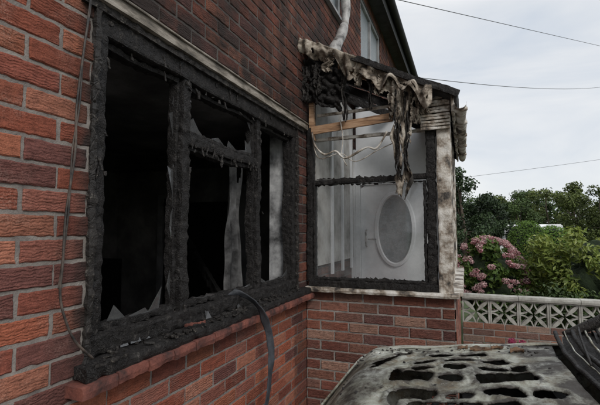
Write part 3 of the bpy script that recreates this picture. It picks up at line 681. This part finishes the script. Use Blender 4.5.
def wheel(name,c,ax,r,w,mat,parent):
    mb=MB(); c=Vector(c); ax=Vector(ax).normalized(); u=ax.cross(Vector((0,0,1))).normalized(); v=Vector((0,0,1))
    pr=[(.0,.30),(.35*r,.32),(.62*r,.2),(.68*r,.5),(.95*r,.5),(r,.35),(r,-.35),(.95*r,-.5),(.6*r,-.5),(0,-.4)]; n=28
    V=[c+(u*math.cos(2*math.pi*i/n)+v*math.sin(2*math.pi*i/n))*q+ax*(h*w) for i in range(n) for q,h in pr]
    k=len(pr); mb.add(V,[(i*k+j,((i+1)%n)*k+j,((i+1)%n)*k+j+1,i*k+j+1) for i in range(n) for j in range(k-1)]); mb.make(name,mat,parent,True)
for i,(s,t) in enumerate(((.8,.02),(3.6,.02),(.8,.98),(3.6,.98))):
    p=Vector((x-.2,y,.31))+D*s+Nn_*t; wheel('van_wheel_%d'%i,p,Nn_*(1 if t>.5 else -1),.33,.2,M_black,vn)

def wire(p,q,sag,name='overhead_wire',r=.009):
    p,q=Vector(p),Vector(q); mb=MB(); mb.tube([p.lerp(q,t)-Vector((0,0,sag*4*t*(1-t))) for t in [i/8 for i in range(9)]],r,5,3); mb.make(name,M_wire,None,True)
wire((.19,9.6,5.05),(14.,39.6,13.4),.5)
# line passing above, from the roof over the garden
wire((.41-4.08,10.4-8.04,7.08-2.14),(7.2+6.8,23.8+13.4,10.65+3.57),.0)
wire((-6,40.2,5.75),(23.,51.4,9.9),.2,r=.014)
pl=MB(); pl.tube([(14.1,39.,0),(14.1,39.,8),(14.1,39.,15.6)],.13,10,3,lambda t:.15-.05*t); pl.bar((13.2,38.4,15.),(15,39.6,15.),(.05,-.05,0),(0,0,.06),.003,.1,5); pl.make('utility_pole',M_bark)

# ================= BURNT CAR =================
car=empty('burnt_car')
def mat_burntmetal(attr=False):
    m,nt,b=newmat('burnt_bodywork'); p=pos(nt)
    n1=noi(nt,p,4.2,5,.7,.8); n2=noi(nt,p,16,5,.75); n3=noi(nt,p,90,3,.7)
    col=ramp(nt,n1,[(.30,(.07,.062,.05)),(.42,(.20,.19,.145)),(.52,(.33,.335,.28)),(.66,(.50,.51,.465))])
    col=mix(nt,ramp(nt,n2,[(.50,(0,0,0)),(.64,(.7,.7,.7))]),col,(.17,.125,.07))
    col=mix(nt,ramp(nt,noi(nt,p,9,5,.75,.9),[(.53,(0,0,0)),(.64,(.85,.85,.85))]),col,(.035,.03,.027))
    col=mix(nt,ramp(nt,n3,[(.6,(0,0,0)),(.7,(.45,.45,.45))]),col,(.58,.58,.54))
    if attr:
        a=nd(nt,'ShaderNodeVertexColor',layer_name='Aux').outputs[0]; s=nd(nt,'ShaderNodeSeparateColor'); nt.links.new(a,s.inputs[0])
        f=math_(nt,'MINIMUM',math_(nt,'MULTIPLY',s.outputs[0],ramp(nt,n2,[(.3,(.35,.35,.35)),(.62,(1.7,1.7,1.7))])),.96)
        col=mix(nt,f,col,(.03,.025,.021))
    nt.links.new(col,b.inputs['Base Color']); b.inputs['Metallic'].default_value=.1
    nt.links.new(ramp(nt,n2,[(.3,(.45,.45,.45)),(.7,(.85,.85,.85))]),b.inputs['Roughness'])
    bump(nt,b,math_(nt,'ADD',math_(nt,'MULTIPLY',n2,1.0),math_(nt,'MULTIPLY',n3,.4)),.005,.9); return m
M_hood=mat_burntmetal(); M_bonnet=mat_burntmetal(True)
CA=math.radians(5); CO=Vector((.49,1.65,0)); ZS=1.115
def CT(x,y,z): return (CO.x+x*math.cos(CA)-y*math.sin(CA),CO.y+x*math.sin(CA)+y*math.cos(CA),z*ZS)
def ztop(x,y):
    x=max(x,0); base=.66+.20*ss(x/.30)+.10*(x/1.15)
    if x>1.15: base=.96+.02*(x-1.15)
    return base-.055*(abs(y)/.85)**2-.03*max(0,abs(y)-.7)/.15
def hx(y): return .06+.20*(abs(y)/.8)**2.4
def bx(y): return 1.08+.10*(y/.75)**2
def rr(x,y,cx,cy,hx_,hy_,r=.025,rot=0):
    dx,dy=x-cx,y-cy; c,s=math.cos(rot),math.sin(rot); dx,dy=dx*c+dy*s,-dx*s+dy*c
    qx,qy=abs(dx)-hx_+r,abs(dy)-hy_+r
    return math.hypot(max(qx,0),max(qy,0))+min(max(qx,qy),0)-r
HS=[]; rg=random.Random(17)
for sy in (-1,1):
    for (cx,cy,a,b,rot) in ((.50,.075,.055,.050,.05),(.64,.080,.058,.042,-.05),(.79,.075,.062,.050,0),(.92,.08,.04,.045,0),
                         (.52,.205,.058,.040,.18),(.665,.215,.052,.052,.08),(.80,.20,.055,.040,-.1),(.90,.22,.022,.05,.1),
                         (.545,.33,.050,.045,.35),(.68,.345,.055,.038,.22),(.815,.33,.050,.046,.1),
                         (.60,.455,.060,.026,.38),(.75,.46,.058,.022,.2),
                         (.375,.40,.022,.15,-.62),(.35,.30,.014,.09,-.3),(.41,.12,.018,.08,-.1)):
        j=lambda s: rg.uniform(-s,s)
        HS.append((cx+j(.018),(cy+j(.014))*sy,a*(1+j(.30)),b*(1+j(.30)),(rot+j(.25))*sy))
def sdf(x,y):
    d=9
    for (cx,cy,a,b,rot) in HS:
        if abs(x-cx)<.25 and abs(y-cy)<.25: d=min(d,rr(x,y,cx,cy,a,b,.028,rot))
    return d+.020*N3(x*11,y*11,0)+.008*N3(x*32,y*32,0) if d<5 else d
nu,nv=180,240; PT=[];KEEP=[];AX=[]
for i in range(nu+1):
    for j in range(nv+1):
        y=-.70+1.40*j/nv; x=hx(y)+(bx(y)-hx(y)-.02)*i/nu
        d=sdf(x,y); x2,y2=x,y
        if abs(d)<.008:
            e=.003; gx=(sdf(x+e,y)-sdf(x-e,y))/(2*e); gy=(sdf(x,y+e)-sdf(x,y-e))/(2*e); g=math.hypot(gx,gy)+1e-6
            if g<2: x2,y2=x-d*gx/g*.9,y-d*gy/g*.9
        z=ztop(x2,y2)+.016*N3(x2*4,y2*4,2)+.004*N3(x2*20,y2*20,2)
        z+=.007*math.exp(-((d-.014)/.010)**2)
        z-=.012*ss((.022-abs(abs(y2)-.60+.1*(1-x2)))/.02)
        if i==0 : z-=.02
        PT.append(CT(x2,y2,z)); KEEP.append(d)
        s=.95*math.exp(-max(0,d)/.017); s=max(s,.95*ss((x-.86)/.16)*ss(.75+N3(x*7,y*7,1)),.55*ss(N3(x*5,y*5,9)*2+.1)); AX+=[s,0,0,1]
F=[]
for i in range(nu):
    for j in range(nv):
        q=(i*(nv+1)+j,(i+1)*(nv+1)+j,(i+1)*(nv+1)+j+1,i*(nv+1)+j+1)
        if sum(KEEP[k] for k in q)/4>0: F.append(q)
o=mk('bonnet_frame',PT,F,M_bonnet,car,True); o.data.color_attributes.new('Aux','FLOAT_COLOR','POINT').data.foreach_set('color',AX); solid(o,.008)
def hw(x): return .865*(1-.20*max(0,(.42-x)/.42)**2.2-.10*max(0,(x-3.6)/.5)**2)
def side(sg):
    sec=[(-.17,0),( -.09,-.008),(-.035,-.03),(-.008,-.085),(0,-.17)]
    xs=[.06+i*.03 for i in range(133)]
    V=[];K=[]
    nz=22
    for x in xs:
        y0=hw(x); zt=ztop(x,y0*.8)
        row=[]
        for (dy,dz) in sec: row.append((y0+dy,zt+dz+.006*N3(x*6,dy*9,1)))
        zb=zt-.17
        for k in range(1,nz+1):
            t=k/nz; z=zb+(.20-zb)*t; row.append((y0+.012*math.sin(t*3.1)-.03*max(0,t-.75)/.25,z))
        for (yy,z) in row: V.append(CT(x,sg*yy,z)); K.append((x,z))
    m=len(sec)+nz; F=[]
    for i in range(len(xs)-1):
        for j in range(m-1):
            q=(i*m+j,(i+1)*m+j,(i+1)*m+j+1,i*m+j+1); cx=sum(K[k][0] for k in q)/4; cz=sum(K[k][1] for k in q)/4
            if math.hypot(cx-.78,cz-.29)<.36 or math.hypot(cx-3.25,cz-.29)<.36: continue
            F.append(q)
    o=mk('side_panel',V,F,M_hood,car,True); solid(o,.006)
side(1); side(-1)
mb=MB()
def nose(a,b):
    y=-.80+1.6*a; z=.20+(ztop(hx(y),y)-.20)*b
    x=hx(y)-.055*math.sin(b*math.pi)**.6-.02
    return CT(x,y,z)
def nk(a,b):
    y=-.80+1.6*a
    return not (( .48<abs(y)<.74 and .60<b<.90) or (abs(y)<.38 and .62<b<.86) or (abs(y)<.5 and .15<b<.40))
mb.grid(nose,80,40,nk); o=mb.make('front_bumper',M_hood,car,True); solid(o,.01)
mb=MB()
def cb(x0,x1,y0,y1,z0,z1,amp=.006):
    mb.bar(CT(x0,(y0+y1)/2,(z0+z1)/2),CT(x1,(y0+y1)/2,(z0+z1)/2),Vector(CT(0,(y1-y0)/2,0))-Vector(CT(0,0,0)),(0,0,(z1-z0)/2),amp,.03,15)
cb(.2,1.1,-.72,.72,.30,.34); cb(.42,.92,-.28,.30,.4,.72,.012); cb(.5,.85,-.16,.18,.72,.77,.01); cb(.25,.34,-.6,.6,.4,.72); cb(.7,.98,.38,.62,.5,.76,.01); cb(.5,.8,-.62,-.40,.45,.74,.01); cb(1.06,1.12,-.7,.7,.3,.84)
for k in range(5):
    mb.tube([CT(.4+.1*k,-.5+.1*k,.7),CT(.55+.05*k,.0,.80-.01*k),CT(.6+.06*k,.5-.06*k,.72)],.014,7,5)
mb.make('engine',M_black,car)
mb=MB()
def arc(x0,dx,z,yw,n=20):
    return [CT(x0+dx*(t*t)+.008*N3(t*4,x0*9,0),yw*t,z+.012*N3(t*5,x0*9,4)) for t in [-1+2*i/n for i in range(n+1)]]
mb.tube(arc(1.09,.08,.972,.72),.010,8,2); mb.tube(arc(1.155,.09,.985,.73),.010,8,2); mb.tube(arc(1.25,.10,1.0,.73),.008,8,2)
mb.tube([CT(1.12,.1,.995),CT(1.17,.35,1.02),CT(1.24,.62,1.02)],.005,6,4); mb.tube([CT(1.12,-.5,1.0),CT(1.18,-.2,1.02),CT(1.25,.05,1.02)],.005,6,4)
mb.grid(lambda a,b:CT(1.10+.16*a+.1*(2*b-1)**2,-.73+1.46*b,.955+.03*a+.012*N3(a*9,b*20,0)),12,80)
mb.grid(lambda a,b:CT(1.24+.42*a+.08*(2*b-1)**2*(1-a),(-.72+1.44*b),.99-.22*a+.05*N3(a*4,b*8,0)+.02*N3(a*14,b*30,0)),30,90)
mb.make('scuttle_and_dashboard',M_char,car,True)
mb=MB(); mb.tube(arc(1.205,.095,.990,.73),.005,6,2); mb.tube(arc(1.125,.085,.98,.73),.003,6,2); mb.make('scuttle_trim',M_hood,car,True)
mb=MB()
for sg in (-1,1):
    mb.tube([CT(1.22,sg*.76,.95),CT(1.45,sg*.71,1.08),CT(1.75,sg*.64,1.22),CT(2.02,sg*.59,1.30),CT(2.5,sg*.58,1.33),CT(3.1,sg*.58,1.30),CT(3.5,sg*.64,1.15),CT(3.8,sg*.7,.97)],.026,10,6)
    mb.tube([CT(2.4,sg*.82,.95),CT(2.42,sg*.7,1.2),CT(2.44,sg*.59,1.32)],.026,8,5)
mb.tube([CT(2.02,-.59,1.30),CT(1.98,0,1.33),CT(2.02,.59,1.30)],.022,8,8)
mb.grid(lambda a,b:CT(2.02+1.1*a,-.6+1.2*b,1.32+.03*math.sin(math.pi*b)+.01*N3(a*5,b*5,3)),30,30)
mb.grid(lambda a,b:CT(3.83+.1*a,(-.68+1.36*b),.96-.6*a),10,20)
mb.make('roof_and_pillars',M_char2,car,True)
mb=MB()
cb(1.2,3.9,-.78,.78,.22,.28); cb(1.9,2.4,.15,.62,.3,.55,.02); cb(2.35,2.5,.15,.62,.45,1.0,.02); cb(1.9,2.4,-.62,-.15,.3,.55,.02); cb(2.35,2.5,-.62,-.15,.45,1.0,.02); cb(3.0,3.2,-.65,.65,.4,.98,.02)
st=[CT(1.72+.08*math.sin(a),-.36+.17*math.cos(a),.93+.15*math.sin(a)) for a in [2*math.pi*i/16 for i in range(17)]]; mb.tube(st,.014,7,2)
mb.make('burnt_interior',M_black,car)
for i,(a,b) in enumerate(((.78,.80),(3.25,.80),(.78,-.80),(3.25,-.80))):
    wheel('wheel_%d'%(i+1),CT(a,b,.27),Vector(CT(0,1 if b>0 else -1,0))-Vector(CT(0,0,0)),.30,.19,M_char2,car)
mb=MB(); rg=random.Random(4)
for i in range(90):
    xx=rg.uniform(.15,1.1); yy=rg.uniform(-.1,.68) if i%3==0 else rg.uniform(.48,.68)
    if sdf(xx,yy)<.02: continue
    s=rg.uniform(.0015,.005); z_=ztop(xx,yy)+.016*N3(xx*4,yy*4,2)+.002; p=Vector(CT(xx,yy,z_)); a=rg.uniform(0,3); d=Vector((math.cos(a),math.sin(a),.1))*s*1.5
    mb.bar(p-d,p+d,(-math.sin(a)*s,math.cos(a)*s,0),(0,0,s*.4),.003,.006,90)
mb.make('bonnet_ash',M_char2,car)
mb=MB()
for (xx,yy,s) in ((.80,.56,.05),(.88,.60,.03),(.72,.60,.025),(.95,.50,.03)):
    mb.bar(CT(xx-s,yy,ztop(xx,yy)+.006),CT(xx+s,yy+.01,ztop(xx,yy)+.010),(0,s*.4,0),(0,0,.004),.010,.007,60)
mb.make('bonnet_rust_flakes',mat_simple('rust_flake',[(.3,(.05,.03,.02)),(.6,(.15,.085,.045))],30,.9,80,.002),car)

# ================= WORLD / LIGHT / CAMERA =================
w=bpy.data.worlds.new('World'); S.world=w; w.use_nodes=True; nt=w.node_tree; bg=nt.nodes['Background']
sky=nd(nt,'ShaderNodeTexSky',sky_type='NISHITA'); sky.sun_disc=False
sd=Vector((.55,-.60,.62)).normalized(); el=math.asin(sd.z); az=math.atan2(sd.x,sd.y)
sky.sun_elevation=el; sky.sun_rotation=az
tc=nd(nt,'ShaderNodeTexCoord'); mp=nd(nt,'ShaderNodeMapping'); mp.inputs['Scale'].default_value=(1,1,3.2); nt.links.new(tc.outputs['Generated'],mp.inputs[0])
n=noi(nt,mp.outputs[0],1.9,5,.55,.6)
cl=ramp(nt,n,[(.36,(6.8,7.4,8.2)),(.5,(8.2,8.5,8.9)),(.64,(9.5,9.55,9.6))])
sx=nd(nt,'ShaderNodeSeparateXYZ'); nt.links.new(tc.outputs['Generated'],sx.inputs[0])
mr=nd(nt,'ShaderNodeMapRange'); mr.inputs[1].default_value=.45; mr.inputs[2].default_value=1; mr.inputs[3].default_value=1; mr.inputs[4].default_value=2.1; nt.links.new(sx.outputs[2],mr.inputs[0])
vm=nd(nt,'ShaderNodeVectorMath',operation='SCALE'); nt.links.new(cl,vm.inputs[0]); nt.links.new(mr.outputs[0],vm.inputs['Scale'])
fin=mix(nt,.88,sky.outputs[0],vm.outputs[0]); nt.links.new(fin,bg.inputs[0]); bg.inputs[1].default_value=.1
L=bpy.data.lights.new('sun','SUN'); L.energy=1.5; L.angle=math.radians(18); L.color=(1,.965,.92)
o=bpy.data.objects.new('sun',L); S.collection.objects.link(o); o.rotation_euler=(-sd).to_track_quat('-Z','Y').to_euler(); o.location=(5,-5,8)
cam=bpy.data.cameras.new('camera'); co=bpy.data.objects.new('camera',cam); S.collection.objects.link(co)
cam.lens=25.2; cam.sensor_width=36; cam.clip_start=.05; cam.clip_end=1000
co.location=(1.18,0,EYE); co.rotation_euler=(math.radians(93.75),0,math.radians(21.4)); S.camera=co
